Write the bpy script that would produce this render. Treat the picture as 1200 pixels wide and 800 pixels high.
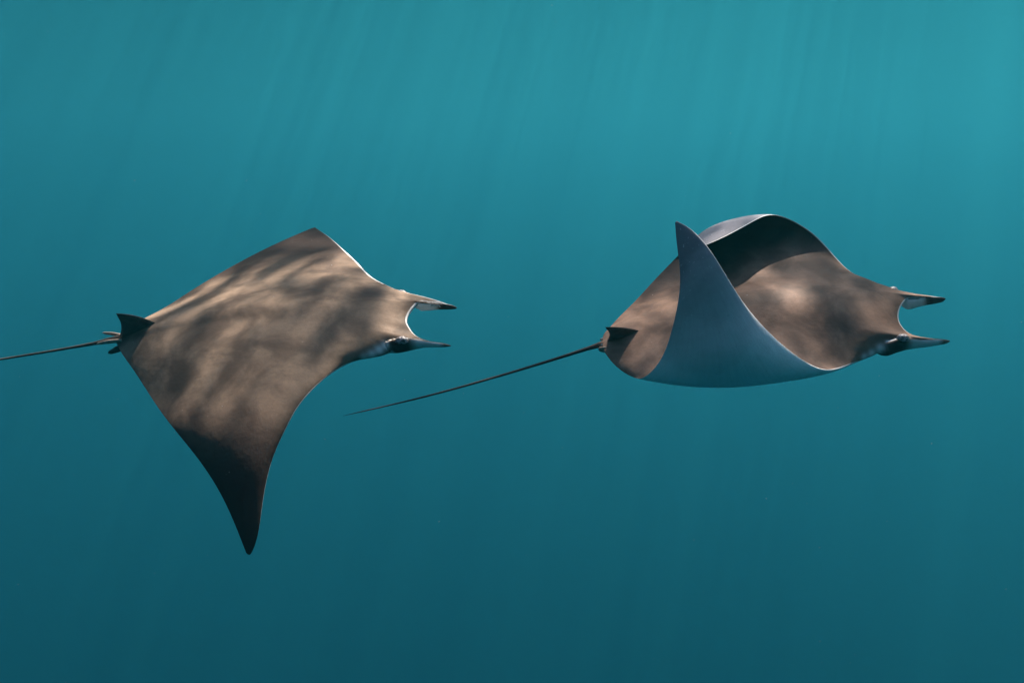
import bpy, bmesh, math, random
import numpy as np
from mathutils import Vector, kdtree

random.seed(4)
scene = bpy.context.scene
for o in list(bpy.data.objects):
    bpy.data.objects.remove(o)
C = scene.collection

# ------------------------------------------------------------------ camera
# an underwater camera, 60 degrees wide, a little over three metres from the animals and tipped slightly down
PITCH = math.radians(-12)
FOV = math.radians(60)
FPX = 600 / math.tan(FOV / 2)            # focal length in pixels of the 1200 px wide photograph
cam_data = bpy.data.cameras.new('camera')
cam_data.sensor_width = 36
cam_data.angle = FOV
cam_data.clip_start, cam_data.clip_end = 0.05, 2000
cam = bpy.data.objects.new('camera', cam_data)
C.objects.link(cam)
cam.location = (0, 0, 0)
cam.rotation_euler = (math.radians(90) + PITCH, 0, 0)
scene.camera = cam

# ------------------------------------------------------------------ light
SUN = Vector((0.24, 0.47, 0.85)).normalized()     # direction TO the sun
elev = math.asin(SUN.z)
azim = math.atan2(SUN.x, SUN.y)
world = bpy.data.worlds.new('World')
scene.world = world
world.use_nodes = True
wn = world.node_tree
bg = wn.nodes['Background']
sky = wn.nodes.new('ShaderNodeTexSky')
sky.sky_type = 'NISHITA'
sky.sun_disc = False
sky.sun_elevation = elev
sky.sun_rotation = azim
wn.links.new(sky.outputs[0], bg.inputs['Color'])
bg.inputs['Strength'].default_value = 0.15

sun_data = bpy.data.lights.new('sun', 'SUN')
sun_data.energy = 5.0
sun_data.angle = math.radians(0.5)
sun_data.color = (1.0, 0.90, 0.78)
sun = bpy.data.objects.new('sun', sun_data)
C.objects.link(sun)
sun.rotation_euler = SUN.to_track_quat('Z', 'Y').to_euler()

scene.view_settings.view_transform = 'Standard'
scene.view_settings.look = 'None'
scene.view_settings.gamma = 1
scene.view_settings.use_curve_mapping = False
scene.view_settings.exposure = 2.6
scene.cycles.max_bounces = 6
scene.cycles.volume_bounces = 4
scene.cycles.transparent_max_bounces = 16
scene.cycles.use_denoising = True

# ------------------------------------------------------------------ small helpers
def nodes_of(mat):
    mat.use_nodes = True
    nt = mat.node_tree
    nt.nodes.clear()
    return nt

def N(nt, kind, **kw):
    n = nt.nodes.new(kind)
    for k, v in kw.items():
        setattr(n, k, v)
    return n

def sock(nt, s, v):
    if hasattr(v, 'is_output'):
        nt.links.new(v, s)
    else:
        s.default_value = v

def mth(nt, op, a, b=0.0, clamp=False):
    n = N(nt, 'ShaderNodeMath', operation=op, use_clamp=clamp)
    sock(nt, n.inputs[0], a)
    sock(nt, n.inputs[1], b)
    return n.outputs[0]

def ramp(nt, v, a, b, lo=0.0, hi=1.0):
    n = N(nt, 'ShaderNodeMapRange', interpolation_type='SMOOTHSTEP')
    for s, x in zip(n.inputs[:5], (v, a, b, lo, hi)):
        sock(nt, s, x)
    return n.outputs[0]

def mixc(nt, f, a, b):
    n = N(nt, 'ShaderNodeMix', data_type='RGBA')
    sock(nt, n.inputs[0], f)
    sock(nt, n.inputs[6], a)
    sock(nt, n.inputs[7], b)
    return n.outputs[2]

def noise(nt, vec, scale, detail=3, rough=0.5, dist=0.0):
    n = N(nt, 'ShaderNodeTexNoise')
    sock(nt, n.inputs['Vector'], vec)
    n.inputs['Scale'].default_value = scale
    n.inputs['Detail'].default_value = detail
    n.inputs['Roughness'].default_value = rough
    n.inputs['Distortion'].default_value = dist
    return n.outputs[0]

def tag(o, label=None, cat=None, group=None, kind=None):
    for k, v in (('label', label), ('category', cat), ('group', group), ('kind', kind)):
        if v:
            o[k] = v
    return o

def link(name, me, mat, parent=None):
    o = bpy.data.objects.new(name, me)
    if mat:
        me.materials.clear()
        me.materials.append(mat)
    C.objects.link(o)
    if parent:
        o.parent = parent
    return o

# ------------------------------------------------------------------ the sea
SURFACE = 9.0          # metres of water above the camera
def water_volume_material():
    m = bpy.data.materials.new('sea_water')
    nt = nodes_of(m)
    out = N(nt, 'ShaderNodeOutputMaterial')
    v = N(nt, 'ShaderNodeVolumePrincipled')
    v.inputs['Color'].default_value = (0.033, 0.335, 0.405, 1)
    v.inputs['Density'].default_value = 0.015
    v.inputs['Anisotropy'].default_value = 0.6
    v.inputs['Density Attribute'].default_value = ''
    v.inputs['Absorption Color'].default_value = (0, 0, 0.012, 1)
    nt.links.new(v.outputs[0], out.inputs['Volume'])
    return m

bm = bmesh.new()
bmesh.ops.create_cube(bm, size=1)
for v in bm.verts:
    v.co = Vector((v.co.x * 1500, v.co.y * 1500, -250 + (v.co.z + .5) * (250 + SURFACE - 0.3)))
me = bpy.data.meshes.new('water')
bm.to_mesh(me)
bm.free()
tag(link('water', me, water_volume_material()), 'clear teal open sea water around the two rays', kind='structure')

DAPPLE_PHASE = 27.1
def surface_material():
    """Rippled sea surface: noise in its transparency is shaped to throw bright bands of sunlight below."""
    m = bpy.data.materials.new('dapple_surface')
    nt = nodes_of(m)
    out = N(nt, 'ShaderNodeOutputMaterial')
    mp = N(nt, 'ShaderNodeMapping')
    mp.inputs['Location'].default_value = (0, 0, DAPPLE_PHASE)
    nt.links.new(N(nt, 'ShaderNodeTexCoord').outputs['Object'], mp.inputs['Vector'])
    tc = mp.outputs[0]
    w = N(nt, 'ShaderNodeTexNoise')
    nt.links.new(tc, w.inputs['Vector'])
    w.inputs['Scale'].default_value = 1.3
    w.inputs['Detail'].default_value = 1
    warp = N(nt, 'ShaderNodeVectorMath', operation='MULTIPLY_ADD')
    nt.links.new(w.outputs['Color'], warp.inputs[0])
    warp.inputs[1].default_value = (0.5, 0.5, 0.5)
    nt.links.new(tc, warp.inputs[2])
    st = N(nt, 'ShaderNodeVectorMath', operation='MULTIPLY')
    nt.links.new(warp.outputs[0], st.inputs[0])
    st.inputs[1].default_value = (1.05, 0.66, 1.0)
    n1 = noise(nt, st.outputs[0], 5.2, 1.5, 0.5)
    ridge = mth(nt, 'SUBTRACT', 1.0, mth(nt, 'MULTIPLY', mth(nt, 'ABSOLUTE', mth(nt, 'SUBTRACT', n1, 0.5)), 8.5), True)
    ridge = ramp(nt, ridge, 0.0, 1.0)
    n2 = noise(nt, warp.outputs[0], 9.5, 1.0, 0.5)
    ridge2 = mth(nt, 'SUBTRACT', 1.0, mth(nt, 'MULTIPLY', mth(nt, 'ABSOLUTE', mth(nt, 'SUBTRACT', n2, 0.5)), 7.0), True)
    ridge = mth(nt, 'ADD', mth(nt, 'MULTIPLY', ridge, 0.68), mth(nt, 'MULTIPLY', mth(nt, 'MULTIPLY', ridge2, ridge2), 0.42), True)
    broad_dapple = ramp(nt, noise(nt, warp.outputs[0], 2.2, 2, 0.55), 0.36, 0.62)
    # caustic bands painted into the transparency, brightening the sun at their peaks
    t = mth(nt, 'MULTIPLY', mth(nt, 'ADD', mth(nt, 'MULTIPLY', mth(nt, 'POWER', ridge, 1.7), 1.45), 0.10), mth(nt, 'ADD', mth(nt, 'MULTIPLY', broad_dapple, 0.66), 0.34))
    t = mth(nt, 'MULTIPLY', t, ramp(nt, noise(nt, tc, 0.45, 2, 0.5), 0.36, 0.64, 0.55, 1.0))
    tr = N(nt, 'ShaderNodeBsdfTransparent')
    cmb = N(nt, 'ShaderNodeCombineColor')
    for i in range(3):
        nt.links.new(t, cmb.inputs[i])
    nt.links.new(cmb.outputs[0], tr.inputs['Color'])
    gl = N(nt, 'ShaderNodeBsdfGlossy')
    gl.inputs['Roughness'].default_value = 0.08
    mx = N(nt, 'ShaderNodeMixShader')
    fr = N(nt, 'ShaderNodeFresnel')                  # seen from below at a low angle the surface is a mirror
    fr.inputs['IOR'].default_value = 1.33
    nt.links.new(fr.outputs[0], mx.inputs[0])
    nt.links.new(tr.outputs[0], mx.inputs[1])
    nt.links.new(gl.outputs[0], mx.inputs[2])
    nt.links.new(mx.outputs[0], out.inputs['Surface'])
    return m

def sea_surface():
    n, half = 150, 800.0
    t = np.linspace(-1, 1, n)
    ax = np.sign(t) * np.abs(t) ** 2.2 * half        # finer waves near the animals
    X, Y = np.meshgrid(ax, ax, indexing='ij')
    Z = SURFACE + 0.05 * np.sin(X * 1.1 + 0.4 * Y) + 0.04 * np.sin(Y * 1.7 - 0.5 * X + 1) + 0.03 * np.sin(X * 2.6 + Y * 1.9)
    co = np.stack([X, Y, Z], -1).reshape(-1, 3)
    fs = [(i * n + j, (i + 1) * n + j, (i + 1) * n + j + 1, i * n + j + 1) for i in range(n - 1) for j in range(n - 1)]
    me = bpy.data.meshes.new('sea_surface')
    me.from_pydata(co.tolist(), [], fs)
    me.polygons.foreach_set('use_smooth', [True] * len(fs))
    o = link('sea_surface', me, surface_material())
    tag(o, 'rippled sea surface high above the two rays', kind='structure')
sea_surface()

# ------------------------------------------------------------------ skin
def skin_material(name, warm):
    """Brown back, pale belly. Attribute 'anatomy': x along the body, y across (-1..1), z 0 back / 1 belly."""
    m = bpy.data.materials.new(name)
    nt = nodes_of(m)
    out = N(nt, 'ShaderNodeOutputMaterial')
    b = N(nt, 'ShaderNodeBsdfPrincipled')
    at = N(nt, 'ShaderNodeAttribute', attribute_name='anatomy')
    sp = N(nt, 'ShaderNodeSeparateXYZ')
    nt.links.new(at.outputs['Vector'], sp.inputs[0])
    mk = N(nt, 'ShaderNodeAttribute', attribute_name='marks')
    mp = N(nt, 'ShaderNodeSeparateXYZ')
    nt.links.new(mk.outputs['Vector'], mp.inputs[0])
    u, s, belly = sp.outputs
    pale, dusk, _ = mp.outputs
    tc = N(nt, 'ShaderNodeTexCoord').outputs['Object']
    sa = mth(nt, 'ABSOLUTE', s)
    mot = ramp(nt, noise(nt, tc, 6.5, 4, 0.5, 0.4), 0.32, 0.68)
    grain = noise(nt, tc, 70, 4, 0.65)
    back = mixc(nt, mot, (0.085 * warm, 0.060, 0.045, 1), (0.235 * warm, 0.166, 0.118, 1))
    back = mixc(nt, ramp(nt, grain, 0.35, 0.7, 0, 0.25), back, (0.09, 0.07, 0.06, 1))
    back = mixc(nt, ramp(nt, sa, 0.30, 0.80, 0, 0.93), back, (0.034, 0.023, 0.020, 1))  # outer wings: dark pigment, deepened to carry their shade in the colour
    scar = ramp(nt, noise(nt, tc, 48, 2, 0.5), 0.755, 0.80, 0, 0.5)
    back = mixc(nt, scar, back, (0.42, 0.36, 0.32, 1))
    # belly: chalky white, dusky and finely rayed towards the wing tips; contrast deepened to paint in light from below
    cv = N(nt, 'ShaderNodeCombineXYZ')
    nt.links.new(mth(nt, 'MULTIPLY', u, 46.0), cv.inputs[0])
    nt.links.new(mth(nt, 'MULTIPLY', s, 7.0), cv.inputs[1])
    rays = noise(nt, cv.outputs[0], 1.0, 3, 0.6, 0.4)
    blot = noise(nt, tc, 3.2, 4, 0.6, 0.4)
    d = mth(nt, 'ADD', ramp(nt, sa, 0.55, 0.97), mth(nt, 'MULTIPLY', mth(nt, 'SUBTRACT', blot, 0.5), 0.8), True)
    under = mixc(nt, d, (0.90, 0.90, 0.91, 1), (0.17, 0.165, 0.19, 1))
    under = mixc(nt, ramp(nt, rays, 0.38, 0.68, 0.0, 0.08), under, (0.13, 0.13, 0.15, 1))
    fleck = noise(nt, tc, 75, 3, 0.6)
    under = mixc(nt, ramp(nt, fleck, 0.62, 0.72, 0, 0.35), under, (0.75, 0.74, 0.74, 1))
    under = mixc(nt, ramp(nt, fleck, 0.36, 0.26, 0, 0.20), under, (0.10, 0.10, 0.12, 1))
    col = mixc(nt, ramp(nt, belly, 0.30, 0.62), back, under)
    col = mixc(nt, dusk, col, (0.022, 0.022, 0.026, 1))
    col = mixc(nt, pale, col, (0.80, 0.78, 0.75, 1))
    nt.links.new(col, b.inputs['Base Color'])
    b.inputs['Roughness'].default_value = 0.55
    b.inputs['Specular IOR Level'].default_value = 0.04      # wet skin under water hardly shines
    bp = N(nt, 'ShaderNodeBump')
    bp.inputs['Strength'].default_value = 0.4
    bp.inputs['Distance'].default_value = 0.006
    nt.links.new(noise(nt, tc, 22, 5, 0.6), bp.inputs['Height'])
    nt.links.new(bp.outputs[0], b.inputs['Normal'])
    nt.links.new(b.outputs[0], out.inputs['Surface'])
    return m

def plain_material(name, col, rough=0.5, col2=None, scale=40):
    m = bpy.data.materials.new(name)
    nt = nodes_of(m)
    out = N(nt, 'ShaderNodeOutputMaterial')
    b = N(nt, 'ShaderNodeBsdfPrincipled')
    tc = N(nt, 'ShaderNodeTexCoord').outputs['Object']
    nt.links.new(mixc(nt, ramp(nt, noise(nt, tc, scale, 4, 0.6), 0.35, 0.65), (*col, 1), (*(col2 or col), 1)), b.inputs['Base Color'])
    b.inputs['Roughness'].default_value = rough
    b.inputs['Specular IOR Level'].default_value = 0.3
    nt.links.new(b.outputs[0], out.inputs['Surface'])
    return m

# ------------------------------------------------------------------ ray anatomy
def at(p):
    """A point given by where the lens sees it and how far it stands from the camera plane, in metres."""
    x, y, Y = p
    a, d, u = (x - 600) / FPX * Y, Y, (400 - y) / FPX * Y
    return np.array([a, d * math.cos(PITCH) - u * math.sin(PITCH), d * math.sin(PITCH) + u * math.cos(PITCH)])

def spline(knots, pts, t):
    """Natural cubic spline through pts (n,3)."""
    k = np.asarray(knots, float)
    P = np.asarray(pts, float)
    n = len(k)
    h = np.diff(k)
    A = np.eye(n)
    R = np.zeros_like(P)
    for i in range(1, n - 1):
        A[i, i - 1:i + 2] = h[i - 1], 2 * (h[i - 1] + h[i]), h[i]
        R[i] = 6 * ((P[i + 1] - P[i]) / h[i] - (P[i] - P[i - 1]) / h[i - 1])
    M = np.linalg.solve(A, R)
    i = np.clip(np.searchsorted(k, t, 'right') - 1, 0, n - 2)
    a = (k[i + 1] - t)[:, None]
    b = (t - k[i])[:, None]
    H = h[i][:, None]
    return (M[i] * a ** 3 + M[i + 1] * b ** 3) / (6 * H) + (P[i] / H - M[i] * H / 6) * a + (P[i + 1] / H - M[i + 1] * H / 6) * b

def disc(stations, horns, ns=260, nc=80):
    """Pectoral disc with the head: a cambered sheet lofted through the stations and given an aerofoil's thickness."""
    L = np.array([at(s[1]) for s in stations])
    M = np.array([at(s[2]) for s in stations])
    T = np.array([at(s[3]) for s in stations])
    a = np.array([s[0] for s in stations], float)
    step = np.max([np.linalg.norm(np.diff(g, axis=0), axis=1) for g in (L, M, T)], axis=0)
    k = np.concatenate([[0], np.cumsum(step)])
    q = np.linspace(0, 1, ns)
    q = 0.75 * q + 0.25 * (0.5 - 0.5 * np.cos(np.pi * q))
    t = q * k[-1]
    tt = np.linspace(0, 1, 4000) * k[-1]             # finer rows through the head
    aa = np.interp(tt, k, a)
    dens = np.interp(tt, t[1:], 1 / np.diff(t)) * (1 + 3.0 * np.exp(-(aa / 0.19) ** 6))
    cum = np.concatenate([[0], np.cumsum((dens[1:] + dens[:-1]) / 2)])
    t = np.interp(np.linspace(0, cum[-1], ns + 100), cum, tt)
    ns = len(t)
    Ls, Ms, Ts = spline(k, L, t), spline(k, M, t), spline(k, T, t)
    As = np.interp(t, k, a)
    for _ in range(25):
        As[1:-1] = (As[:-2] + 2 * As[1:-1] + As[2:]) / 4
    v = 0.5 - 0.5 * np.cos(np.linspace(0, np.pi, nc))
    V = v[None, :, None]
    S = Ls[:, None] * (1 - V) * (1 - 2 * V) + Ms[:, None] * 4 * V * (1 - V) + Ts[:, None] * V * (2 * V - 1)
    # the two horns: the front margin runs out into them, only the foremost part of the head is drawn along
    ha = np.array([-0.2] + [h[0] for h in horns] + [0.2])
    hb = np.stack([np.interp(ha, a, L[:, c]) for c in range(3)], -1)
    hp = np.array([hb[0]] + [at(h[1]) for h in horns] + [hb[-1]])
    base_at = lambda x: np.stack([np.interp(x, As, Ls[:, c]) for c in range(3)], -1)
    hd = hp - base_at(ha)
    D = np.stack([np.interp(As, ha, hd[:, c]) for c in range(3)], -1)
    inn = np.abs(As) < 0.105                           # the mouth margin is one smooth curve from horn tip to horn tip
    sel = np.abs(ha) < 0.106
    D[inn] = spline(ha[sel], hd[sel], As[inn])
    D[np.abs(As) >= 0.2] = 0
    Wv = np.clip(1 - v / 0.17, 0, 1) ** 1.6
    horn = np.clip(np.linalg.norm(D, axis=1) / 0.12, 0, 1)[:, None] * np.clip(1 - v / 0.17, 0, 1)[None, :] ** 0.7
    dU = np.gradient(S, axis=0)
    dV = np.gradient(S, axis=1)
    Nn = np.cross(dV, dU)
    Nn /= np.linalg.norm(Nn, axis=2, keepdims=True) + 1e-12
    Ds = D.copy()                                      # the ridge behind each horn dies away softly
    for _ in range(40):
        Ds[1:-1] = (Ds[:-2] + 2 * Ds[1:-1] + Ds[2:]) / 4
    front = (Wv * np.clip(1 - v / 0.09, 0, 1) ** 1.2)[None, :, None]
    S = S + D[:, None] * front + Ds[:, None] * (Wv[None, :, None] - front)
    if Nn[ns // 2, nc // 2, 2] < 0:
        Nn = -Nn
    A = np.abs(As)[:, None]
    vv = v[None, :]
    nose = np.clip(vv, 0, 1) ** 0.5 * (1 - vv) ** 0.9 * 2.05
    hump = np.exp(-(A / 0.30) ** 2.0)
    wing = 0.020 * (1 - A ** 2) ** 0.5 + 0.003
    thin = np.clip(np.linalg.norm(D, axis=1) / 0.10, 0, 1)[:, None] * np.clip(1 - vv / 0.10, 0, 1)
    up = (4 * vv * (1 - vv)) ** 0.8 * 0.048 * hump * (1 - 0.8 * thin) + nose * wing * 0.5 * (1 - 0.7 * horn)
    dn = nose * (0.085 * hump + wing * 0.5) * (1 - 0.88 * horn)
    # blunt head: the snout keeps its height right up to the mouth
    blunt = np.exp(-(A / 0.17) ** 4) * np.exp(-((vv - 0.06) / 0.10) ** 2) * np.clip(vv / 0.03, 0, 1) ** 0.5
    dn = dn + 0.020 * blunt * (1 - 0.95 * horn)
    top = S + Nn * up[..., None]
    bot = S - Nn * dn[..., None]
    verts, anat = [], []
    it = np.zeros((ns, nc), int)
    ib = np.zeros((ns, nc), int)
    for i in range(ns):
        for j in range(nc):
            it[i, j] = len(verts)
            edge = i in (0, ns - 1) or j in (0, nc - 1)
            verts.append(top[i, j] if not edge else S[i, j])
            anat.append((v[j], As[i], 0.45 if edge else 0.0))
            if edge:
                ib[i, j] = it[i, j]
            else:
                ib[i, j] = len(verts)
                verts.append(bot[i, j])
                anat.append((v[j], As[i], 1.0))
    faces = []
    for i in range(ns - 1):
        for j in range(nc - 1):
            faces.append((it[i, j], it[i, j + 1], it[i + 1, j + 1], it[i + 1, j]))
            faces.append((ib[i, j], ib[i + 1, j], ib[i + 1, j + 1], ib[i, j + 1]))
    return np.array(verts), faces, np.array(anat), (Ls, Ms, Ts, As, Nn, S)

def loft(sections, axis_up, n=16, sub=6):
    """Closed tapering limb through (centre, half height, half thickness) sections."""
    P = np.array([s[0] for s in sections], float)
    k = np.concatenate([[0], np.cumsum(np.linalg.norm(np.diff(P, axis=0), axis=1))])
    t = np.linspace(0, k[-1], (len(P) - 1) * sub + 1)
    c = spline(k, P, t)
    hh = np.interp(t, k, [s[1] for s in sections])
    ww = np.interp(t, k, [s[2] for s in sections])
    tip = np.clip((np.linspace(0, 1, len(t)) - 0.90) / 0.10, 0, 0.97)
    hh, ww = hh * np.sqrt(1 - tip ** 2), ww * np.sqrt(1 - tip ** 2)
    d = np.gradient(c, axis=0)
    d /= np.linalg.norm(d, axis=1, keepdims=True)
    verts, faces = [], []
    for i in range(len(t)):
        up = axis_up - d[i] * np.dot(axis_up, d[i])
        up /= np.linalg.norm(up)
        sd = np.cross(d[i], up)
        for j in range(n):
            a = 2 * math.pi * j / n
            verts.append(c[i] + up * hh[i] * math.cos(a) + sd * ww[i] * math.sin(a))
    for i in range(len(t) - 1):
        for j in range(n):
            faces.append((i * n + j, i * n + (j + 1) % n, (i + 1) * n + (j + 1) % n, (i + 1) * n + j))
    faces.append(tuple(range(n))[::-1])
    faces.append(tuple((len(t) - 1) * n + j for j in range(n)))
    return np.array(verts), faces

def temp_object(verts, faces):
    me = bpy.data.meshes.new('tmp')
    me.from_pydata([tuple(map(float, v)) for v in verts], [], faces)
    bm = bmesh.new()
    bm.from_mesh(me)
    bmesh.ops.remove_doubles(bm, verts=bm.verts, dist=1e-5)
    bmesh.ops.recalc_face_normals(bm, faces=bm.faces)
    bm.to_mesh(me)
    bm.free()
    o = bpy.data.objects.new('tmp', me)
    C.objects.link(o)
    return o

def union(objs, blend_r=0.016):
    """One continuous surface out of overlapping closed ones, its seams smoothed over."""
    base = objs[0]
    for o in objs[1:]:
        md = base.modifiers.new('u', 'BOOLEAN')
        md.operation, md.solver, md.object = 'UNION', 'EXACT', o
        md.use_self = o is objs[1]
    dg = bpy.context.evaluated_depsgraph_get()
    me = bpy.data.meshes.new_from_object(base.evaluated_get(dg))
    kds = []
    for o in objs:
        kd = kdtree.KDTree(len(o.data.vertices))
        for v in o.data.vertices:
            kd.insert(v.co, v.index)
        kd.balance()
        kds.append(kd)
    bm = bmesh.new()
    bm.from_mesh(me)
    seam = []
    for v in bm.verts:
        ds = sorted(kd.find(v.co)[2] for kd in kds)
        if ds[1] < blend_r:
            seam.append(v)
    for _ in range(8):
        bmesh.ops.smooth_vert(bm, verts=seam, factor=0.5, use_axis_x=True, use_axis_y=True, use_axis_z=True)
    bmesh.ops.dissolve_degenerate(bm, edges=bm.edges, dist=1e-5)
    bm.to_mesh(me)
    bm.free()
    for o in objs:
        bpy.data.objects.remove(o)
    return me

def blade(front, apex, rear, thick, n=14, curve=0.0, root=None):
    """A small fin: triangle with a hooked free edge, thick at the base, thin at the rim."""
    f, a, r = map(np.asarray, (front, apex, rear))
    nrm = np.cross(a - f, r - f)
    nrm /= np.linalg.norm(nrm)
    rows = []
    for i in range(n + 1):
        h = i / n
        lead = f + (a - f) * h + (a - r) * 0.10 * math.sin(math.pi * h)
        trail = r + (a + 0.26 * (r - a) + 0.08 * (f - a) - r) * h + (f - r) * curve * math.sin(math.pi * h)
        rows.append((lead, trail, thick * (1 - h) ** 0.8 + 0.0015))
    rows.append((rows[-1][0] * .5 + rows[-1][1] * .5 + (a - (f + r) / 2) * 0.012,) * 2 + (0.0008,))
    m = 10
    verts, faces = [], []
    for lead, trail, th in rows:
        for j in range(m):
            g = j / (m - 1)
            c = lead + (trail - lead) * g
            verts.append(c + nrm * th * math.sin(math.pi * g) ** 0.7)
        for j in range(m - 2, 0, -1):
            g = j / (m - 1)
            c = lead + (trail - lead) * g
            verts.append(c - nrm * th * math.sin(math.pi * g) ** 0.7)
    w = 2 * m - 2
    for i in range(len(rows) - 1):
        for j in range(w):
            faces.append((i * w + j, i * w + (j + 1) % w, (i + 1) * w + (j + 1) % w, (i + 1) * w + j))
    faces.append(tuple(range(w)))
    faces.append(tuple((len(rows) - 1) * w + j for j in range(w)))
    return np.array(verts), faces

def mesh_from(name, verts, faces):
    me = bpy.data.meshes.new(name)
    me.from_pydata([tuple(map(float, v)) for v in verts], [], faces)
    bm = bmesh.new()
    bm.from_mesh(me)
    bmesh.ops.remove_doubles(bm, verts=bm.verts, dist=1e-5)
    bmesh.ops.recalc_face_normals(bm, faces=bm.faces)
    for fc in bm.faces:
        fc.smooth = True
    bm.to_mesh(me)
    bm.free()
    return me

FIN = plain_material('dark_fin_skin', (0.050, 0.040, 0.038), 0.45, (0.085, 0.068, 0.060))
LOBE = plain_material('clasper_skin', (0.42, 0.33, 0.26), 0.5, (0.30, 0.22, 0.17))
EYE = plain_material('eye', (0.012, 0.010, 0.010), 0.12)
LID = plain_material('eye_rim', (0.035, 0.03, 0.03), 0.4, (0.40, 0.36, 0.36), 110)

def make_ray(spec):
    verts, faces, anat, frame = disc(spec['stations'], spec['horns'])
    base = np.mean(verts, axis=0)
    objs = [temp_object(verts, faces)]
    lobe_info = []
    for lobe in spec['lobes']:
        lv, lf = loft([(at(c), h, w) for c, h, w in lobe], np.array(spec['lobe_up']))
        objs.append(temp_object(lv, lf))
        lobe_info.append(lv)
    tv, tf = loft([(at(c), r, r) for c, r in spec['tail']], np.array([0., 0., 1.]), 10, 8)
    objs.append(temp_object(tv, tf))
    me = union(objs)
    me.name = 'body'
    # anatomy of every vertex of the finished body, from the nearest point of what it grew out of
    kd = kdtree.KDTree(len(verts) + sum(map(len, lobe_info)) + len(tv))
    table = []
    for v, a in zip(verts, anat):
        kd.insert(Vector(v), len(table)); table.append((tuple(a), 0.75 if a[0] < (0.012 if abs(a[1]) > 0.25 else 0.0042) else 0.0, 0.0))  # pale leading edge: belly white wrapping over, plus the sunlit rim painted in
    for li, lv in enumerate(lobe_info):
        n = len(lv) // 16
        for q, v in enumerate(lv):
            g = (q // 16) / (n - 1)
            inner = spec['inner'][li]
            side = math.sin(2 * math.pi * (q % 16) / 16) * inner
            pale = 0.0
            dusk = min(1, max(0, (g - 0.62) / 0.1)) * 0.75
            if side > 0.25:          # inner face
                pale = 1.0 * min(1, max(0, (0.66 - g) / 0.08)) * min(1, max(0, (g - .1) / .1))
            elif side < -0.25:       # outer face: pale blade, dark near the eye
                pale = 0.9 * min(1, max(0, (g - 0.48) / 0.10)) * min(1, max(0, (0.93 - g) / 0.06))
                dusk = max(0, min(1, (0.50 - g) / 0.10)) * 0.8
            kd.insert(Vector(v), len(table)); table.append(((0.0, 0.1, 0.0), pale, dusk))
    for v in tv:
        kd.insert(Vector(v), len(table)); table.append(((1.0, 0.0, 0.0), 0.0, 0.7))
    kd.balance()
    av, mv = [], []
    spots = [(at(p), r, w) for p, r, w in spec['pale_spots']]
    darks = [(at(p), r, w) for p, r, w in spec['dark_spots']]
    for v in me.vertices:
        a, p, d = table[kd.find(v.co)[1]]
        c = np.array(v.co)
        for q, r, w in spots:
            p = max(p, w * math.exp(-(np.linalg.norm(c - q) / r / 1.2) ** 2.5))
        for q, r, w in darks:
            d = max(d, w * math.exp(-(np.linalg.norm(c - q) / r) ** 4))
        av.extend(a)
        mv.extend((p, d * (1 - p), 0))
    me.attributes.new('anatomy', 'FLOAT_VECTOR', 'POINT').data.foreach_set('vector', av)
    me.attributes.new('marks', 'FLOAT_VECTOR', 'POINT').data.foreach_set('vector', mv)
    root = bpy.data.objects.new('devil_ray', None)
    C.objects.link(root)
    root.location = base
    tag(root, spec['label'], 'ray', 'devil rays swimming to the right')
    off = Vector(base)

    def part(name, me, mat):
        me.transform(__import__('mathutils').Matrix.Translation(-off))
        me.polygons.foreach_set('use_smooth', [True] * len(me.polygons))
        return link(name, me, mat, root)
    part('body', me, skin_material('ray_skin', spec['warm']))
    part('dorsal_fin', mesh_from('dorsal_fin', *blade(*[at(p) for p in spec['dorsal']], 0.010, curve=0.05)), FIN)
    for path, m in spec['pelvic']:
        part('pelvic_fin', mesh_from('pelvic_fin', *loft([(at(c), h, w) for c, h, w in path], np.array([0., -.6, .8]), 14)), m)
    for p, r, nrm in spec['eyes']:
        bm = bmesh.new()
        bmesh.ops.create_uvsphere(bm, u_segments=20, v_segments=12, radius=r)
        for v in bm.verts:
            v.co += Vector(at(p))
        me = bpy.data.meshes.new('eye')
        bm.to_mesh(me)
        bm.free()
        eye = part('eye', me, EYE)
        # brow of puckered skin over the eye
        bm = bmesh.new()
        bmesh.ops.create_uvsphere(bm, u_segments=24, v_segments=16, radius=r * 1.12)
        bmesh.ops.bisect_plane(bm, geom=bm.verts[:] + bm.edges[:] + bm.faces[:], plane_co=(0, 0, r * 0.05), plane_no=(0, -0.45, 1), clear_inner=True)
        bmesh.ops.solidify(bm, geom=bm.faces[:], thickness=0.002)
        for v in bm.verts:
            v.co.x *= 1.35
            v.co += v.co.normalized() * random.uniform(-.0012, .0022) + Vector(at(p)) - off
        me = bpy.data.meshes.new('eyelid')
        bm.to_mesh(me)
        bm.free()
        me.polygons.foreach_set('use_smooth', [True] * len(me.polygons))
        link('eyelid', me, LID, eye)
    return root, frame

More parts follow.
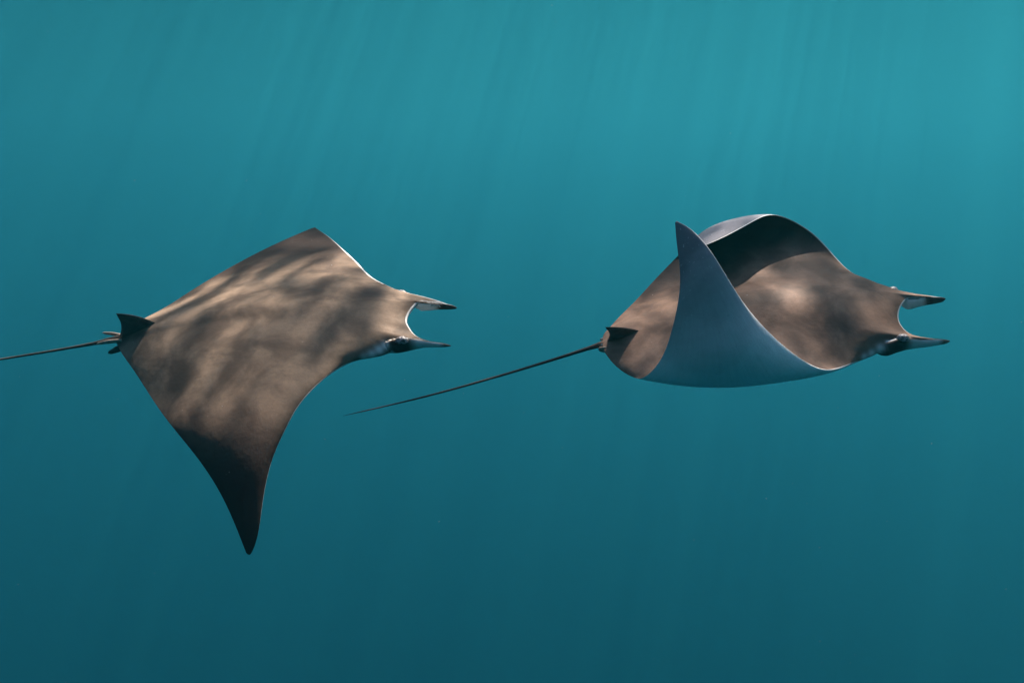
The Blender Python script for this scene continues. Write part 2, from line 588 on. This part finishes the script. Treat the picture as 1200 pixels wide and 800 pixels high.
S_LEFT = [
    (-1.0, (369, 266.5, 4.35), (367, 267, 4.35), (365, 267.5, 4.35)),
    (-0.92, (383, 276, 4.23), (362, 277, 4.24), (338, 279, 4.25)),
    (-0.7, (403, 293, 4.03), (340, 298, 4.03), (281, 307, 4.04)),
    (-0.5, (421, 310, 3.84), (325, 318, 3.84), (228, 338, 3.9)),
    (-0.33, (439, 327, 3.64), (318, 336, 3.7), (190, 362, 3.78)),
    (-0.2, (463, 339, 3.52), (313, 352, 3.6), (162, 377, 3.7)),
    (-0.1, (480, 353, 3.45), (311, 363, 3.54), (147, 387, 3.66)),
    (0.0, (477, 373, 3.38), (310, 374, 3.48), (136, 396, 3.62)),
    (0.1, (478, 396, 3.315), (308, 386, 3.43), (137, 403, 3.6)),
    (0.2, (458, 413, 3.295), (304, 399, 3.36), (141, 411, 3.57)),
    (0.33, (420, 422, 3.28), (297, 423, 3.26), (154, 430, 3.48)),
    (0.5, (361, 462, 3.13), (285, 466, 3.125), (179, 468, 3.31)),
    (0.64, (335.5, 501, 3.04), (281, 508, 3.02), (204.5, 503, 3.15)),
    (0.75, (318.5, 540, 2.985), (282, 550, 2.96), (234, 540, 3.05)),
    (0.88, (307.5, 591, 2.94), (287, 596, 2.925), (263, 587, 2.97)),
    (0.97, (299, 637, 2.92), (292, 639, 2.915), (282.5, 632, 2.93)),
    (1.0, (294, 648.5, 2.92), (291.5, 649.5, 2.92), (288.5, 647.5, 2.92)),
]
HORNS_LEFT = [
    (-0.15, (481, 344, 3.475)),
    (-0.13, (502, 349, 3.44)),
    (-0.115, (520, 354, 3.41)),
    (-0.105, (530, 359, 3.385)),
    (-0.095, (519, 356.5, 3.4)),
    (-0.08, (502, 353, 3.42)),
    (-0.05, (486, 358, 3.415)),
    (0.0, (477, 373, 3.38)),
    (0.05, (481, 386, 3.345)),
    (0.08, (497, 398, 3.31)),
    (0.095, (514, 402, 3.275)),
    (0.105, (522, 403.5, 3.255)),
    (0.115, (513, 404.5, 3.265)),
    (0.13, (497, 405, 3.285)),
    (0.15, (478, 408, 3.29)),
]
S_RIGHT = [
    (-1.0, (822, 289, 3.54), (818, 288, 3.56), (815, 287, 3.58)),
    (-0.95, (850, 277, 3.62), (832, 272, 3.72), (818, 277, 3.8)),
    (-0.88, (880, 261, 3.71), (845, 262, 3.86), (810, 283, 3.9)),
    (-0.78, (908, 252, 3.8), (855, 264, 3.96), (795, 299, 3.95)),
    (-0.65, (945, 268, 3.82), (868, 277, 3.95), (768, 327, 3.88)),
    (-0.5, (972, 293, 3.78), (880, 299, 3.86), (744, 353, 3.78)),
    (-0.33, (1002, 322, 3.7), (890, 322, 3.73), (724, 373, 3.68)),
    (-0.2, (1030, 333, 3.62), (893, 338, 3.66), (714, 384, 3.62)),
    (-0.1, (1055, 350, 3.57), (890, 352, 3.58), (708, 391, 3.58)),
    (0.0, (1053, 368, 3.5), (885, 371, 3.5), (706, 398, 3.55)),
    (0.1, (1054, 391, 3.44), (880, 391, 3.445), (706, 404, 3.52)),
    (0.2, (1032, 412, 3.41), (872, 412, 3.365), (709, 413, 3.49)),
    (0.33, (1002, 425, 3.36), (865, 434, 3.24), (722, 429, 3.43)),
    (0.43, (975, 433, 3.23), (858, 446, 3.13), (740, 441, 3.36)),
    (0.55, (938, 420, 3.05), (855, 445, 3.01), (759, 439, 3.24)),
    (0.66, (905, 393, 2.95), (850, 415, 2.93), (776, 418, 3.12)),
    (0.78, (868, 350, 2.89), (838, 370, 2.91), (789, 380, 3.02)),
    (0.9, (832, 293, 2.90), (818, 312, 2.92), (797, 325, 2.97)),
    (0.97, (806, 266, 2.98), (802, 274, 2.98), (793, 284, 2.99)),
    (1.0, (793, 259, 3.0), (792, 260, 3.0), (791, 261, 3.0)),
]
HORNS_RIGHT = [
    (-0.15, (1052, 340, 3.585)),
    (-0.13, (1074, 344.5, 3.555)),
    (-0.115, (1092, 346.5, 3.535)),
    (-0.105, (1102, 348.5, 3.515)),
    (-0.095, (1091, 348.5, 3.53)),
    (-0.08, (1074, 347.5, 3.545)),
    (-0.05, (1059, 354, 3.53)),
    (0.0, (1053, 368, 3.5)),
    (0.05, (1058, 384, 3.465)),
    (0.08, (1077, 394.5, 3.425)),
    (0.095, (1096, 397, 3.39)),
    (0.105, (1107, 398, 3.365)),
    (0.115, (1095, 399.5, 3.385)),
    (0.13, (1076, 400.5, 3.405)),
    (0.15, (1054, 404.5, 3.415)),
]
make_ray(dict(
    label='brown ray with wings spread and drooping, one long pointed wing tip hanging straight down',
    stations=S_LEFT, horns=HORNS_LEFT, warm=1.0, lobe_up=(0, -0.45, 0.9),
    lobes=[
        [((478, 349, 3.47), .006, .008), ((485, 356, 3.45), .012, .010), ((493, 359, 3.435), .019, .009), ((507, 358.5, 3.425), .019, .007), ((521, 359, 3.405), .0135, .008), ((535, 360.5, 3.38), .010, .008)],
        [((442, 405, 3.345), .010, .010), ((463, 406, 3.295), .034, .024), ((482, 403.5, 3.285), .030, .016), ((499, 403, 3.28), .016, .009), ((513, 404, 3.26), .012, .008), ((528, 405, 3.25), .009, .008)],
    ],
    inner=(1, -1),
    tail=[((165, 389, 3.60), .020), ((135, 397, 3.62), .014), ((112, 402, 3.64), .0072), ((85, 407, 3.67), .0054), ((0, 421, 3.75), .0042), ((-95, 436, 3.84), .0036), ((-185, 449, 3.92), .0015)],
    pale_spots=[((452, 405, 3.29), .014, 1), ((445, 410, 3.28), .015, 1), ((436, 415, 3.28), .014, .9), ((427, 418, 3.28), .012, .7)], dark_spots=[((470, 408, 3.26), .045, .9), ((143, 398, 3.60), .045, .65), ((437, 346, 3.48), .055, .5), ((418, 386, 3.33), .060, .55), ((390, 398, 3.32), .055, .45)],  # tail-base dark spot paints in the shade there; the others are pigment
    dorsal=[(184, 379, 3.58), (136, 367, 3.50), (139, 397, 3.60)],
    pelvic=[([((152, 402, 3.59), .014, .008), ((138, 409, 3.60), .017, .007), ((127, 414, 3.61), .008, .004)], FIN),
            ([((146, 394, 3.63), .009, .006), ((131, 391, 3.65), .009, .006), ((120, 390, 3.66), .005, .004)], LOBE),
            ([((143, 399, 3.59), .009, .006), ((127, 400.5, 3.60), .010, .006), ((113, 403, 3.61), .005, .004)], LOBE)],
    eyes=[((471, 400, 3.255), .016, (0, -.8, .2)), ((470, 345, 3.50), .015, (0, .6, .6))],
))
make_ray(dict(
    label='brown ray with both wings curled up over its back, pale belly side showing',
    stations=S_RIGHT, horns=HORNS_RIGHT, warm=1.14, lobe_up=(0, -0.45, 0.9),
    lobes=[
        [((1050, 346, 3.58), .006, .008), ((1057, 353, 3.565), .018, .010), ((1065, 356, 3.555), .027, .009), ((1078, 354, 3.55), .022, .007), ((1093, 352, 3.53), .0165, .008), ((1108, 350, 3.51), .0115, .009)],
        [((1017, 407, 3.46), .010, .010), ((1038, 408.5, 3.41), .032, .024), ((1057, 403, 3.405), .035, .016), ((1076, 402.5, 3.40), .021, .009), ((1094, 401, 3.38), .016, .009), ((1113, 399.5, 3.36), .011, .009)],
    ],
    inner=(1, -1),
    tail=[((735, 394, 3.53), .020), ((706, 403, 3.54), .013), ((690, 408, 3.54), .0080), ((665, 416, 3.54), .0062), ((600, 436, 3.52), .0050), ((500, 464, 3.5), .0038), ((402, 487, 3.48), .0018)],
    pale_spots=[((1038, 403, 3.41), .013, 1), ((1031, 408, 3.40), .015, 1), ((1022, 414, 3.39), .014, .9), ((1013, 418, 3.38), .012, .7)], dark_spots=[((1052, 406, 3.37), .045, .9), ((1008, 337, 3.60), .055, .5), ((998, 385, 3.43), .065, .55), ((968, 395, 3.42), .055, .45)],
    dorsal=[(752, 388, 3.51), (709, 383, 3.43), (711, 400, 3.53)],
    pelvic=[([((720, 397, 3.55), .009, .006), ((710, 397.5, 3.56), .010, .006), ((703, 398, 3.565), .006, .004)], LOBE),
            ([((719, 407, 3.51), .014, .008), ((708, 409.5, 3.515), .017, .007), ((701, 409, 3.52), .010, .005)], LOBE)],
    eyes=[((1058, 397, 3.37), .016, (0, -.8, .2)), ((1046, 341, 3.60), .015, (0, .6, .6))],
))

# ------------------------------------------------------------------ drifting specks
rnd = np.random.default_rng(7)
sv, sf = [], []
for _ in range(170):
    Y = rnd.uniform(1.6, 7.5)
    c = at((rnd.uniform(-100, 1300), rnd.uniform(-80, 880), Y))
    q = rnd.uniform(0.0007, 0.0016)
    R = rnd.normal(size=(6, 3)) * 0.25
    o = np.array([[1, 0, 0], [-1, 0, 0], [0, 1, 0], [0, -1, 0], [0, 0, 1], [0, 0, -1]]) * (1, .8, .7)
    n0 = len(sv)
    sv.extend(c + (o + R) * q)
    sf.extend([tuple(n0 + i for i in f) for f in ((0, 2, 4), (2, 1, 4), (1, 3, 4), (3, 0, 4), (2, 0, 5), (1, 2, 5), (3, 1, 5), (0, 3, 5))])
tag(link('plankton', mesh_from('plankton', sv, sf), plain_material('plankton_flesh', (0.5, 0.52, 0.5), 0.6)),
    'tiny pale specks drifting in the water', kind='stuff')
